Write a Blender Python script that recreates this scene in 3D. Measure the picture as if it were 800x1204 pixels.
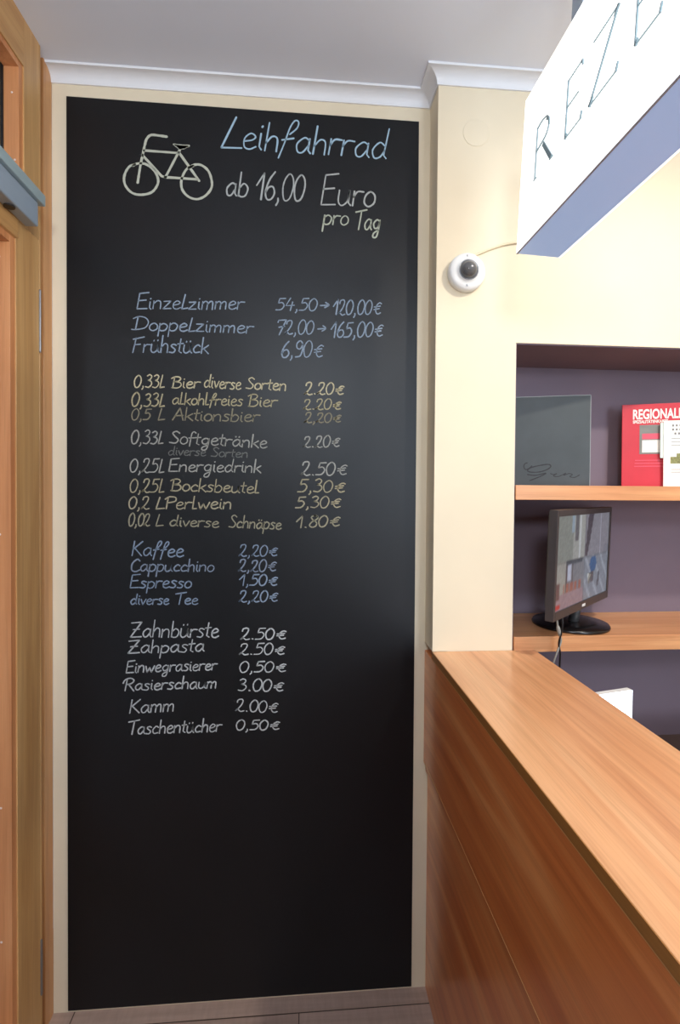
import bpy, bmesh, math, random
from math import sin, cos, pi, radians
from mathutils import Vector, Matrix
random.seed(7)
for o in list(bpy.data.objects): bpy.data.objects.remove(o, do_unlink=True)
SC = bpy.context.scene
COL = SC.collection

# ------------------------------------------------------------------ camera
H = 1.41                                   # eye height above the floor
YAW, PITCH, ROLL, FPX = 0.0770687834, -0.0161615394, 0.00762901542, 574.78891
PCX, PCY = 400.0, 583.642722               # principal point of the (shifted) lens, 800x1204
def axes():
    f = Vector((sin(YAW)*cos(PITCH), cos(YAW)*cos(PITCH), sin(PITCH)))
    r = Vector((cos(YAW), -sin(YAW), 0)); u = r.cross(f)
    return r*cos(ROLL)+u*sin(ROLL), u*cos(ROLL)-r*sin(ROLL), f
CR, CU, CF = axes()
EYE = Vector((0, 0, H))
cam_d = bpy.data.cameras.new('camera'); cam = bpy.data.objects.new('camera', cam_d); COL.objects.link(cam)
cam_d.sensor_fit = 'AUTO'; cam_d.sensor_width = 36.0; cam_d.lens = FPX*36.0/1204.0
cam_d.shift_x = 0.0; cam_d.shift_y = (PCY-602.0)/1204.0
cam_d.clip_start = 0.02; cam_d.clip_end = 100
cam.matrix_world = Matrix((( CR.x, CU.x, -CF.x, EYE.x), (CR.y, CU.y, -CF.y, EYE.y), (CR.z, CU.z, -CF.z, EYE.z), (0,0,0,1)))
SC.camera = cam

# ------------------------------------------------------------------ world, lamps, exposure
SC.view_settings.view_transform = 'Standard'; SC.view_settings.look = 'None'
SC.view_settings.exposure = 0.0; SC.view_settings.gamma = 1.0; SC.view_settings.use_curve_mapping = False
w = bpy.data.worlds.new('World'); SC.world = w; w.use_nodes = True
bg = w.node_tree.nodes['Background']; bg.inputs[0].default_value = (0.75, 0.86, 1.0, 1); bg.inputs[1].default_value = 0.35
def lamp(name, kind, loc, energy, color, target=None, **kw):
    l = bpy.data.lights.new(name, kind); o = bpy.data.objects.new(name, l); COL.objects.link(o)
    l.energy = energy; l.color = color; o.location = loc
    for k, v in kw.items(): setattr(l, k, v)
    if target is not None:
        o.rotation_euler = (Vector(target)-Vector(loc)).to_track_quat('-Z', 'Y').to_euler()
    return o
DAY_E, SPOT_E, FILL_E = 64.0, 54.0, 42.0
lamp('window_daylight', 'AREA', (1.55, -2.58, 1.60), DAY_E, (0.72, 0.85, 1.0), (0.5, 1, 3.6), shape='RECTANGLE', size=1.1, size_y=1.5)
lamp('reception_spot', 'SPOT', (1.02, 0.44, H+1.045), SPOT_E, (1.0, 0.92, 0.80), (0.80, 0.85, 1.0), spot_size=radians(150), spot_blend=1.0, shadow_soft_size=0.03)
lamp('lobby_fill_light', 'POINT', (-0.02, -0.60, 2.02), FILL_E, (0.84, 0.92, 1.0), shadow_soft_size=0.14)  # added unseen fill, lifts ceiling, left wall and counter front
SIGN_E = 1.5

# ------------------------------------------------------------------ helpers
def lin(c):
    return tuple(((x/255)/12.92 if x/255 <= 0.04045 else ((x/255+0.055)/1.055)**2.4) for x in c)
def col4(c): return lin(c)+(1.0,)
class N:
    def __init__(s, name):
        s.m = bpy.data.materials.new(name); s.m.use_nodes = True; s.t = s.m.node_tree
        s.b = s.t.nodes['Principled BSDF']
    def n(s, typ, **kw):
        x = s.t.nodes.new(typ)
        for k, v in kw.items(): setattr(x, k, v)
        return x
    def l(s, a, b): s.t.links.new(a, b)
    def set(s, **kw):
        for k, v in kw.items(): s.b.inputs[k.replace('_', ' ')].default_value = v
        return s
    def coords(s, scale, out='Object'):
        tc = s.n('ShaderNodeTexCoord'); mp = s.n('ShaderNodeMapping'); s.l(tc.outputs[out], mp.inputs[0])
        mp.inputs['Scale'].default_value = scale; return mp.outputs[0]
    def noise(s, vec, scale, detail=4, rough=0.5, dist=0.0):
        x = s.n('ShaderNodeTexNoise'); s.l(vec, x.inputs['Vector'])
        x.inputs['Scale'].default_value = scale; x.inputs['Detail'].default_value = detail
        x.inputs['Roughness'].default_value = rough; x.inputs['Distortion'].default_value = dist
        return x.outputs['Fac']
    def ramp(s, fac, stops):
        r = s.n('ShaderNodeValToRGB'); s.l(fac, r.inputs[0]); e = r.color_ramp.elements
        while len(e) < len(stops): e.new(0.5)
        for el, (p, c) in zip(e, stops): el.position = p; el.color = c if len(c) == 4 else tuple(c)+(1,)
        return r.outputs[0]
    def mix(s, fac, a, b, mode='MIX'):
        x = s.n('ShaderNodeMix', data_type='RGBA', blend_type=mode)
        for sock, v in ((x.inputs[0], fac), (x.inputs[6], a), (x.inputs[7], b)):
            if hasattr(v, 'is_linked'): s.l(v, sock)
            else: sock.default_value = v
        return x.outputs[2]
    def bump(s, fac, strength, dist=0.001):
        b = s.n('ShaderNodeBump'); b.inputs['Strength'].default_value = strength; b.inputs['Distance'].default_value = dist
        s.l(fac, b.inputs['Height']); s.l(b.outputs[0], s.b.inputs['Normal'])
def plain(name, rgb, rough=0.5, metal=0.0, var=0.04, vscale=30, bump=0.0, bscale=200, spec=0.5, coat=0.0):
    m = N(name); c = lin(rgb)
    v = m.noise(m.coords((1, 1, 1)), vscale, 4)
    m.l(m.ramp(v, [(0.3, tuple(x*(1-var) for x in c)), (0.7, tuple(min(1, x*(1+var)) for x in c))]), m.b.inputs['Base Color'])
    m.set(Roughness=rough, Metallic=metal); m.b.inputs['Specular IOR Level'].default_value = spec
    m.b.inputs['Coat Weight'].default_value = coat
    if bump: m.bump(m.noise(m.coords((1, 1, 1)), bscale, 3), bump)
    return m.m
def wood(name, dark, mid, light, axis, rough=0.35, grain=1.0, coat=0.0, fig=1.0):
    """veneer whose grain runs along one axis: broad figure, fine streaks and pores"""
    m = N(name); s = [14*grain]*3; s[axis] = 0.9
    fs = [70*grain]*3; fs[axis] = 2.2
    ps = [420]*3; ps[axis] = 9
    a = m.noise(m.coords(tuple(s)), 1.0, 5, 0.55, 0.8)
    b = m.noise(m.coords(tuple(fs)), 1.0, 4, 0.6, 0.3)
    p = m.noise(m.coords(tuple(ps)), 1.0, 2, 0.5)
    c1 = m.ramp(a, [(0.32, lin(dark)), (0.5, lin(mid)), (0.68, lin(light))])
    c2 = m.ramp(b, [(0.3, (0.80, 0.74, 0.70)), (0.55, (1, 1, 1)), (0.75, (1.04, 1.03, 1.0))])
    c = m.mix(0.75*fig, c1, c2, 'MULTIPLY')
    c3 = m.ramp(p, [(0.35, (0.86, 0.82, 0.78)), (0.5, (1, 1, 1))])
    c = m.mix(0.5, c, c3, 'MULTIPLY')
    m.l(c, m.b.inputs['Base Color']); m.set(Roughness=rough); m.b.inputs['Coat Weight'].default_value = coat
    m.b.inputs['Coat Roughness'].default_value = 0.2
    m.bump(b, 0.08)
    return m.m
def glow(name, rgb, strength):
    m = N(name); m.set(Base_Color=col4(rgb), Roughness=0.3)
    m.b.inputs['Emission Color'].default_value = col4(rgb); m.b.inputs['Emission Strength'].default_value = strength
    return m.m

M = {}
M['cream'] = plain('cream_wall_paint', (231, 217, 190), 0.75, var=0.03, vscale=4, bump=0.06, bscale=350, spec=0.3)
M['taupe'] = plain('darkened_wall_paint', (104, 94, 88), 0.8, var=0.03, vscale=4)  # unseen walls darkened so the board reflects little light
M['white'] = plain('white_ceiling_paint', (236, 240, 250), 0.85, var=0.02, vscale=3, bump=0.05, bscale=250, spec=0.2)
M['cornice'] = plain('white_cornice', (232, 233, 236), 0.6, var=0.01)
M['purple'] = plain('mauve_recess_paint', (124, 110, 122), 0.75, var=0.03, vscale=6, spec=0.3)
M['beech_y'] = wood('beech_worktop', (206, 142, 98), (221, 160, 114), (231, 178, 132), 1, 0.28, 1.0, 0.15)
M['panel_y'] = wood('cherry_panel', (208, 112, 56), (224, 132, 70), (236, 154, 92), 1, 0.30, 0.8, 0.35)
M['band'] = wood('edge_band', (150, 98, 44), (160, 106, 50), (170, 114, 56), 1, 0.4)
M['pale_band'] = wood('pale_edge', (204, 150, 96), (214, 160, 104), (222, 170, 114), 1, 0.4)
M['beech_x'] = wood('beech_shelf', (212, 146, 98), (226, 164, 114), (234, 178, 128), 0, 0.35)
M['oak_z'] = wood('pine_frame', (186, 138, 84), (202, 156, 100), (212, 168, 112), 2, 0.4)
M['bead_z'] = wood('reddish_bead', (196, 126, 78), (208, 140, 90), (216, 152, 102), 2, 0.4)
M['strip_z'] = wood('pine_strip', (188, 132, 82), (202, 148, 96), (212, 160, 108), 2, 0.4)
M['oak_y'] = wood('pine_rail', (186, 138, 84), (202, 156, 100), (212, 168, 112), 1, 0.4)
M['groove'] = wood('shaded_groove_wood', (128, 82, 40), (140, 92, 46), (150, 100, 52), 2, 0.5)  # shadow beside the door casing, put into the wood colour
M['closer'] = plain('grey_blue_enamel', (160, 174, 188), 0.35, 0.2, var=0.02)
M['closer2'] = plain('grey_green_enamel', (168, 186, 190), 0.35, 0.2, var=0.02)
M['black'] = plain('black_plastic', (24, 23, 25), 0.35, var=0.1)
M['blackstand'] = plain('black_gloss_plastic', (20, 18, 19), 0.22, var=0.1)
M['bezel'] = plain('grey_black_plastic', (62, 56, 56), 0.4, var=0.05)
M['steel'] = plain('brushed_steel', (150, 152, 156), 0.35, 0.8, var=0.05)
M['screwm'] = plain('bright_pin', (235, 215, 205), 0.3, 0.2, var=0.02)
M['white_pl'] = plain('white_plastic', (238, 238, 236), 0.35, var=0.01)
M['signframe'] = glow('lit_translucent_grey_blue_panel', (166, 192, 236), 0.42)
M['signedge'] = plain('grey_sign_edge', (168, 172, 186), 0.5, var=0.02)
M['signface'] = glow('lit_sign_face', (255, 253, 248), SIGN_E)
M['letter'] = plain('glare_washed_letter', (136, 160, 170), 0.4, var=0.03)  # grey lightened: glare of the lit face is in this colour
M['folder'] = plain('slate_folder_cover', (58, 64, 66), 0.45, var=0.12, vscale=14)
M['silver'] = plain('silver_edge', (150, 152, 150), 0.4, 0.3, var=0.03)
M['ink'] = plain('black_ink', (18, 18, 22), 0.5, var=0.05)
M['red'] = plain('red_print', (206, 44, 58), 0.35, var=0.08, vscale=12)
M['paper'] = plain('white_paper', (240, 238, 230), 0.6, var=0.02)
M['greenpaper'] = plain('pale_green_paper', (214, 230, 220), 0.6, var=0.02)
M['greyprint'] = plain('grey_print', (128, 128, 122), 0.5, var=0.12, vscale=40)
M['pinkprint'] = plain('pink_print', (226, 84, 104), 0.4, var=0.06)
M['textgrey'] = plain('grey_text', (120, 118, 118), 0.6)
M['oliveprint'] = plain('olive_print', (136, 136, 84), 0.6, var=0.35, vscale=180)
M['greycable'] = plain('grey_cable', (160, 158, 150), 0.5)
M['beige_cable'] = plain('beige_cable', (226, 210, 178), 0.5)
M['darkdesk'] = plain('dark_desk', (60, 46, 42), 0.5, var=0.1)
M['laptopscreen'] = glow('white_screen', (236, 246, 255), 6.0)
g = N('clear_glass'); g.set(Base_Color=(1, 1, 1, 1), Roughness=0.0); g.b.inputs['Transmission Weight'].default_value = 1.0; M['glass'] = g.m
d = N('smoked_dome'); d.set(Base_Color=(0.30, 0.30, 0.31, 1), Roughness=0.04); d.b.inputs['Transmission Weight'].default_value = 0.65
d.b.inputs['IOR'].default_value = 1.3; d.b.inputs['Coat Weight'].default_value = 0.6; M['dome'] = d.m

# chalkboard paint: almost black, with faint wiped dust
BL = (0.0046, 0.0050, 0.0062)
m = N('blackboard_paint')
dust = m.noise(m.coords((1.2, 1, 0.7)), 2.2, 5, 0.55, 0.6)
fine = m.noise(m.coords((1, 1, 1)), 160, 3)
c = m.ramp(dust, [(0.35, BL), (0.75, tuple(x*1.7 for x in BL))])
c = m.mix(0.35, c, m.ramp(fine, [(0.3, (0.7, 0.7, 0.7)), (0.7, (1.3, 1.3, 1.3))]), 'MULTIPLY')
m.l(c, m.b.inputs['Base Color']); m.set(Roughness=0.43); m.b.inputs['Specular IOR Level'].default_value = 0.34
m.bump(fine, 0.04); M['board'] = m.m
def chalk(rgb, cover=0.5):
    key = 'chalk_%d_%d_%d' % rgb
    if key in M: return M[key]
    m = N(key); v = m.noise(m.coords((1, 1, 1)), 420, 2, 0.6)
    lo = 0.5-cover*0.42
    f = m.ramp(v, [(lo-0.12, (0.25, 0.25, 0.25)), (lo+0.22, (1, 1, 1))])
    m.l(m.mix(f, (0.012, 0.012, 0.013, 1), col4(rgb)), m.b.inputs['Base Color'])
    m.set(Roughness=0.95); m.b.inputs['Specular IOR Level'].default_value = 0.05
    M[key] = m.m; return m.m
# laminate floor: planks along x
m = N('grey_brown_laminate')
br = m.n('ShaderNodeTexBrick'); m.l(m.coords((1, 1, 1)), br.inputs['Vector'])
br.inputs['Scale'].default_value = 1.0; br.inputs['Brick Width'].default_value = 1.2; br.inputs['Row Height'].default_value = 0.19
br.inputs['Mortar Size'].default_value = 0.0015
br.inputs['Color1'].default_value = col4((178, 154, 142)); br.inputs['Color2'].default_value = col4((164, 140, 128)); br.inputs['Mortar'].default_value = col4((72, 56, 46))
gr = m.ramp(m.noise(m.coords((3, 60, 1)), 1.0, 5, 0.6), [(0.3, (0.78, 0.76, 0.74)), (0.7, (1.1, 1.08, 1.06))])
gr2 = m.ramp(m.noise(m.coords((90, 12, 1)), 1.0, 3, 0.6), [(0.3, (0.85, 0.85, 0.86)), (0.7, (1.08, 1.08, 1.08))])
m.l(m.mix(0.6, m.mix(0.8, br.outputs['Color'], gr, 'MULTIPLY'), gr2, 'MULTIPLY'), m.b.inputs['Base Color']); m.set(Roughness=0.45); M['floor'] = m.m

# ---- objects
def tag(o, label=None, cat=None, group=None, kind=None):
    if label: o['label'] = label
    if cat: o['category'] = cat
    if group: o['group'] = group
    if kind: o['kind'] = kind
    return o
def thing(name, loc, label=None, cat=None, group=None, kind=None):
    o = bpy.data.objects.new(name, None); COL.objects.link(o); o.location = loc; o.empty_display_size = 0.05
    return tag(o, label, cat, group, kind)
def wloc(p):
    v = Vector((0, 0, 0))
    while p is not None: v += p.location; p = p.parent
    return v
def mesh(name, bm, mat, parent=None, origin=None, smooth=False):
    """link a bmesh written in room coordinates as one object (placed relative to its parent)"""
    org = Vector(origin) if origin is not None else wloc(parent)
    bmesh.ops.recalc_face_normals(bm, faces=bm.faces[:])
    bmesh.ops.translate(bm, verts=bm.verts[:], vec=-org)
    me = bpy.data.meshes.new(name); bm.to_mesh(me); bm.free()
    me.materials.append(mat)
    for p in me.polygons: p.use_smooth = smooth
    o = bpy.data.objects.new(name, me); COL.objects.link(o)
    o.location = org - wloc(parent); o.parent = parent
    return o
def add_box(bm, a, b, bevel=0.0, seg=2):
    x0, y0, z0 = a; x1, y1, z1 = b
    r = bmesh.ops.create_cube(bm, size=1.0); vs = r['verts']
    for v in vs: v.co = Vector((x0+(v.co.x+.5)*(x1-x0), y0+(v.co.y+.5)*(y1-y0), z0+(v.co.z+.5)*(z1-z0)))
    if bevel:
        es = list({e for v in vs for e in v.link_edges})
        bmesh.ops.bevel(bm, geom=es, offset=bevel, segments=seg, affect='EDGES', profile=0.5)
def box(name, a, b, mat, parent=None, bevel=0.0, origin=None):
    bm = bmesh.new(); add_box(bm, a, b, bevel); return mesh(name, bm, mat, parent, origin)
def add_tube(bm, pts, r, seg=10):
    pts = [Vector(p) for p in pts]; rings = []
    for i, p in enumerate(pts):
        t = (pts[min(i+1, len(pts)-1)]-pts[max(i-1, 0)]).normalized()
        q = t.to_track_quat('Z', 'Y')
        rr = r[i] if isinstance(r, (list, tuple)) else r
        rings.append([bm.verts.new(p + q @ Vector((cos(2*pi*k/seg)*rr, sin(2*pi*k/seg)*rr, 0))) for k in range(seg)])
    for a, b in zip(rings, rings[1:]):
        for k in range(seg): bm.faces.new((a[k], a[(k+1) % seg], b[(k+1) % seg], b[k]))
    bm.faces.new(rings[0]); bm.faces.new(rings[-1])
def add_lathe(bm, prof, center, axis='Z', seg=48):
    """prof: (radius, distance along axis)"""
    c = Vector(center); rings = []
    def P(r, h, k):
        a = 2*pi*k/seg
        if axis == 'Z': return c+Vector((r*cos(a), r*sin(a), h))
        return c+Vector((r*cos(a), -h, r*sin(a)))          # axis 'Y': grows towards -y (out of the wall)
    for r, h in prof:
        rings.append([bm.verts.new(P(r, h, k)) for k in range(seg)] if r > 1e-6 else [bm.verts.new(P(0, h, 0))])
    for a, b in zip(rings, rings[1:]):
        for k in range(seg):
            k2 = (k+1) % seg
            if len(a) == 1 and len(b) == 1: continue
            if len(a) == 1: bm.faces.new((a[0], b[k2], b[k]))
            elif len(b) == 1: bm.faces.new((a[k], a[k2], b[0]))
            else: bm.faces.new((a[k], a[k2], b[k2], b[k]))
def smooth_line(pts, n=7):
    P = [Vector(p) for p in pts]; closed = (P[0]-P[-1]).length < 1e-6 and len(P) > 3; out = []
    for i in range(len(P)-1):
        p1, p2 = P[i], P[i+1]
        p0 = P[i-1] if i > 0 else (P[-2] if closed else p1*2-p2)
        p3 = P[i+2] if i+2 < len(P) else (P[1] if closed else p2*2-p1)
        for k in range(n):
            t = k/n; out.append(0.5*((2*p1)+(p2-p0)*t+(2*p0-5*p1+4*p2-p3)*t*t+(3*p1-p0-3*p2+p3)*t**3))
    out.append(P[-1]); return out
def add_ribbon(bm, pts, w, place, jitter=0.12, lift=0.0):
    """flat stroke along 2-D points (metres on the surface); place(u, v) gives the room position"""
    P = [Vector((p[0], p[1])) for p in pts]
    Q = [P[0]]
    for p in P[1:]:
        if (p-Q[-1]).length > 1e-6: Q.append(p)
    if len(Q) < 2: return
    L = R = None
    t0 = (Q[1]-Q[0]).normalized(); t1 = (Q[-1]-Q[-2]).normalized()
    Q = [Q[0]-t0*w*0.35]+Q+[Q[-1]+t1*w*0.35]
    for i, p in enumerate(Q):
        t = (Q[min(i+1, len(Q)-1)]-Q[max(i-1, 0)]).normalized(); nn = Vector((-t.y, t.x))
        ww = w*0.5*(1+random.uniform(-jitter, jitter))*(0.45 if i in (0, len(Q)-1) else 1)
        a = bm.verts.new(place(*(p+nn*ww))); b = bm.verts.new(place(*(p-nn*ww)))
        if L is not None: bm.faces.new((L, a, b, R))
        L, R = a, b
def text_mesh(name, s, size, mat, parent, mat3, sx=1.0, bold=0.0, align='LEFT', depth=0.0):
    """printed lettering: mat3 maps text (x, y, z) into the parent's frame"""
    cu = bpy.data.curves.new(name, 'FONT'); cu.body = s; cu.size = size; cu.offset = bold; cu.align_x = align; cu.extrude = depth
    o = bpy.data.objects.new(name, cu); COL.objects.link(o)
    dg = bpy.context.evaluated_depsgraph_get(); me = bpy.data.meshes.new_from_object(o.evaluated_get(dg)); me.name = name
    bpy.data.objects.remove(o, do_unlink=True); bpy.data.curves.remove(cu)
    me.transform(mat3 @ Matrix.Diagonal((sx, 1, 1, 1)))
    me.materials.clear(); me.materials.append(mat)
    r = bpy.data.objects.new(name, me); COL.objects.link(r); r.parent = parent; return r
def ray(px, py): return CF + CR*((px-PCX)/FPX) - CU*((py-PCY)/FPX)

# ------------------------------------------------------------------ the room
YB, YC, YR = 1.340, 1.260, 1.500           # board wall, counter-end wall, back of the recess
XL, XC, XN, XR = -0.655, 0.345, 0.562, 2.2 # left wall, column corner, recess edge, right wall
ZT = H+1.075
YREAR = -2.6
def struct(o): return tag(o, kind='structure')
struct(box('floor', (XL-0.3, YREAR-0.1, -0.1), (XR+0.1, YR+0.1, 0), M['floor'], origin=(0, YB-0.045, 0)))
struct(box('ceiling', (XL-0.3, YREAR-0.1, ZT), (XR+0.1, YR+0.1, ZT+0.1), M['white']))
struct(box('wall_back', (XL, YB, 0), (0.40, YB+0.26, ZT), M['cream']))
bm = bmesh.new()
add_box(bm, (XC, YC, H-0.428), (XN, YR+0.1, ZT)); add_box(bm, (0.385, YC, 0), (XN, YR+0.1, H-0.428)); add_box(bm, (XN, YC, H+0.389), (XR, YR+0.1, ZT))
struct(mesh('wall_column', bm, M['cream']))
bm = bmesh.new()
add_box(bm, (XN, YR, 0), (XR, YR+0.1, H+0.389)); add_box(bm, (XN, YC+0.004, 0), (XN+0.003, YR, H+0.389)); add_box(bm, (XN, YC+0.004, H+0.386), (XR, YR, H+0.389))
struct(mesh('wall_recess', bm, M['purple']))
struct(box('wall_right', (XR, YREAR, 0), (XR+0.1, YR+0.1, ZT), M['cream']))
bm = bmesh.new()
add_box(bm, (XL-0.3, YREAR-0.1, 0), (1.0, YREAR, ZT)); add_box(bm, (2.1, YREAR-0.1, 0), (XR+0.1, YREAR, ZT))
add_box(bm, (1.0, YREAR-0.1, 0), (2.1, YREAR, 0.85)); add_box(bm, (1.0, YREAR-0.1, 2.35), (2.1, YREAR, ZT))
struct(mesh('wall_rear', bm, M['taupe']))
# left wall: panelled strip by the corner, groove, then the doorway
bm = bmesh.new()
add_box(bm, (XL-0.1, YREAR, 0), (XL, 0.20, ZT))
struct(mesh('wall_left', bm, M['taupe']))
struct(box('trim_2', (XL-0.10, 1.298, 0), (XL, YB-0.0005, ZT), M['strip_z'], bevel=0.001))
struct(box('trim_3', (XL-0.10, 1.262, 0), (XL-0.010, 1.299, ZT), M['groove']))
# cornice: one cove run following the walls
path = [(XL, YB), (XC, YB), (XC, YC), (XR, YC)]
prof = [(0.0, -0.030), (0.004, -0.030), (0.0045, -0.026)]+[(0.005+0.026*(1-cos(a)), -0.026+0.021*sin(a)) for a in [i*pi/2/8 for i in range(1, 9)]]+[(0.0355, -0.005), (0.0365, -0.001), (0.0365, 0.0), (0.0, 0.0)]
nrm = [Vector((0, -1)), Vector((-1, 0)), Vector((0, -1))]
bm = bmesh.new(); rings = []
for i, p in enumerate(path):
    a = nrm[max(i-1, 0)]; b = nrm[min(i, 2)]
    off = a if a == b else (a+b)
    rings.append([bm.verts.new((p[0]+off.x*d, p[1]+off.y*d, ZT+z)) for d, z in prof])
for a, b in zip(rings, rings[1:]):
    for k in range(len(prof)): bm.faces.new((a[k], a[(k+1) % len(prof)], b[(k+1) % len(prof)], b[k]))
bm.faces.new(rings[0]); bm.faces.new(rings[-1])
struct(mesh('trim_1', bm, M['cornice']))

# glazed door in the left wall, and the fixed light over it
XF = -0.645                                # face of door frame and leaf
door = thing('door_1', (XF, 0.7, 0), kind='structure')
ZD = H+0.60
box('frame_post', (XF-0.10, 1.2585, 0), (XF, 1.2655, ZT), M['oak_z'], door, 0.0015)
box('stile', (XF-0.045, 1.1600, 0.006), (XF, 1.2570, ZD), M['oak_z'], door, 0.0006)
box('stile', (XF-0.045, 0.2500, 0.006), (XF, 0.3500, ZD), M['oak_z'], door, 0.002)
box('top_rail', (XF-0.045, 0.350, H+0.556), (XF+0.004, 1.168, ZD+0.10), M['oak_y'], door, 0.006)
box('bottom_rail', (XF-0.045, 0.350, 0.006), (XF, 1.160, 0.14), M['oak_y'], door, 0.002)
bm = bmesh.new()
add_box(bm, (XF-0.043, 1.142, 0.14), (XF-0.003, 1.1605, H+0.557), 0.0004); add_box(bm, (XF-0.043, 0.349, 0.14), (XF-0.003, 0.368, H+0.557), 0.0004)
add_box(bm, (XF-0.0432, 0.3685, H+0.54), (XF-0.0032, 1.1415, H+0.5575), 0.0004); add_box(bm, (XF-0.0432, 0.3685, 0.139), (XF-0.0032, 1.1415, 0.158), 0.0004)
bead = mesh('glazing_bead', bm, M['bead_z'], door)
for zz in (H+0.506, H-0.108, H-0.724, H-1.030):
    bm = bmesh.new(); add_lathe(bm, [(0.0026, 0), (0.0022, 0.0007), (0.0, 0.0011)], (XF-0.026, 1.142, zz), 'Y', 12); mesh('pin', bm, M['screwm'], bead)
box('glass', (XF-0.047, 0.36, 0.15), (XF-0.043, 1.150, H+0.55), M['glass'], door)
for z0, z1 in ((H+0.327, H+0.481), (H-1.274, H-1.132)):
    bm = bmesh.new(); add_tube(bm, [(XF+0.002, 1.2565, z0+(z1-z0)*t) for t in (0, .02, .2, .215, .5, .8, .815, .98, 1)], [.0015, .0026, .0026, .0023, .0026, .0026, .0023, .0026, .0015], 10)
    tag(mesh('hinge', bm, M['steel'], door), 'slim grey steel hinge barrel')
win = thing('window_1', (XF, 0.7, H+0.7), kind='structure')
ZS = H+0.965
bm = bmesh.new()
add_box(bm, (XF-0.10, 1.193, ZD+0.10), (XF, 1.258, ZT), 0.0006); add_box(bm, (XF-0.10, 0.20, ZD+0.10), (XF, 0.32, ZT), 0.002)
mesh('side_frame', bm, M['oak_z'], win)
box('head_frame', (XF-0.10, 0.32, ZS), (XF-0.0002, 1.194, ZT), M['oak_y'], win, 0.0006)
bm = bmesh.new()
add_box(bm, (XF-0.036, 1.178, ZD+0.10), (XF-0.003, 1.1935, ZS+0.001), 0.0004); add_box(bm, (XF-0.0362, 0.3345, ZS-0.014), (XF-0.0032, 1.1775, ZS+0.001), 0.0004)
add_box(bm, (XF-0.036, 0.319, ZD+0.10), (XF-0.003, 0.334, ZS), 0.0004)
wb = mesh('glazing_bead', bm, M['bead_z'], win)
for xx, zz in ((XF-0.018, H+0.893), (XF-0.012, H+0.742)):
    bm = bmesh.new(); add_lathe(bm, [(0.0024, 0), (0.002, 0.0007), (0.0, 0.0011)], (xx, 1.178, zz), 'Y', 12); mesh('pin', bm, M['screwm'], wb)
box('glass_seal', (XF-0.041, 1.174, ZD+0.10), (XF-0.036, 1.190, ZS-0.01), M['black'], win)
box('glass', (XF-0.046, 0.33, ZD+0.10), (XF-0.041, 1.182, ZS), M['glass'], win)

# ------------------------------------------------------------------ chalkboard with its handwriting
YBF = YB-0.004
def bpt(px, py):
    d = ray(px, py); t = YBF/d.y; return Vector((d.x*t, H+d.z*t))
board = thing('chalkboard', (-0.15, YB, 0.0), 'tall black chalkboard on the cream wall, chalk price list and bicycle drawing', 'chalkboard')
q = [bpt(78, 113), bpt(493, 143), bpt(484, 1160.5), bpt(80, 1188)]
q[2].y = q[3].y = max(0.002, (q[2].y+q[3].y)/2)
bm = bmesh.new()
f = [bm.verts.new((p.x, YBF, p.y)) for p in q]; bk = [bm.verts.new((p.x, YB-0.0006, p.y)) for p in q]
bm.faces.new(f); bm.faces.new(bk)
for k in range(4): bm.faces.new((f[k], f[(k+1) % 4], bk[(k+1) % 4], bk[k]))
mesh('panel', bm, M['board'], board)

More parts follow.
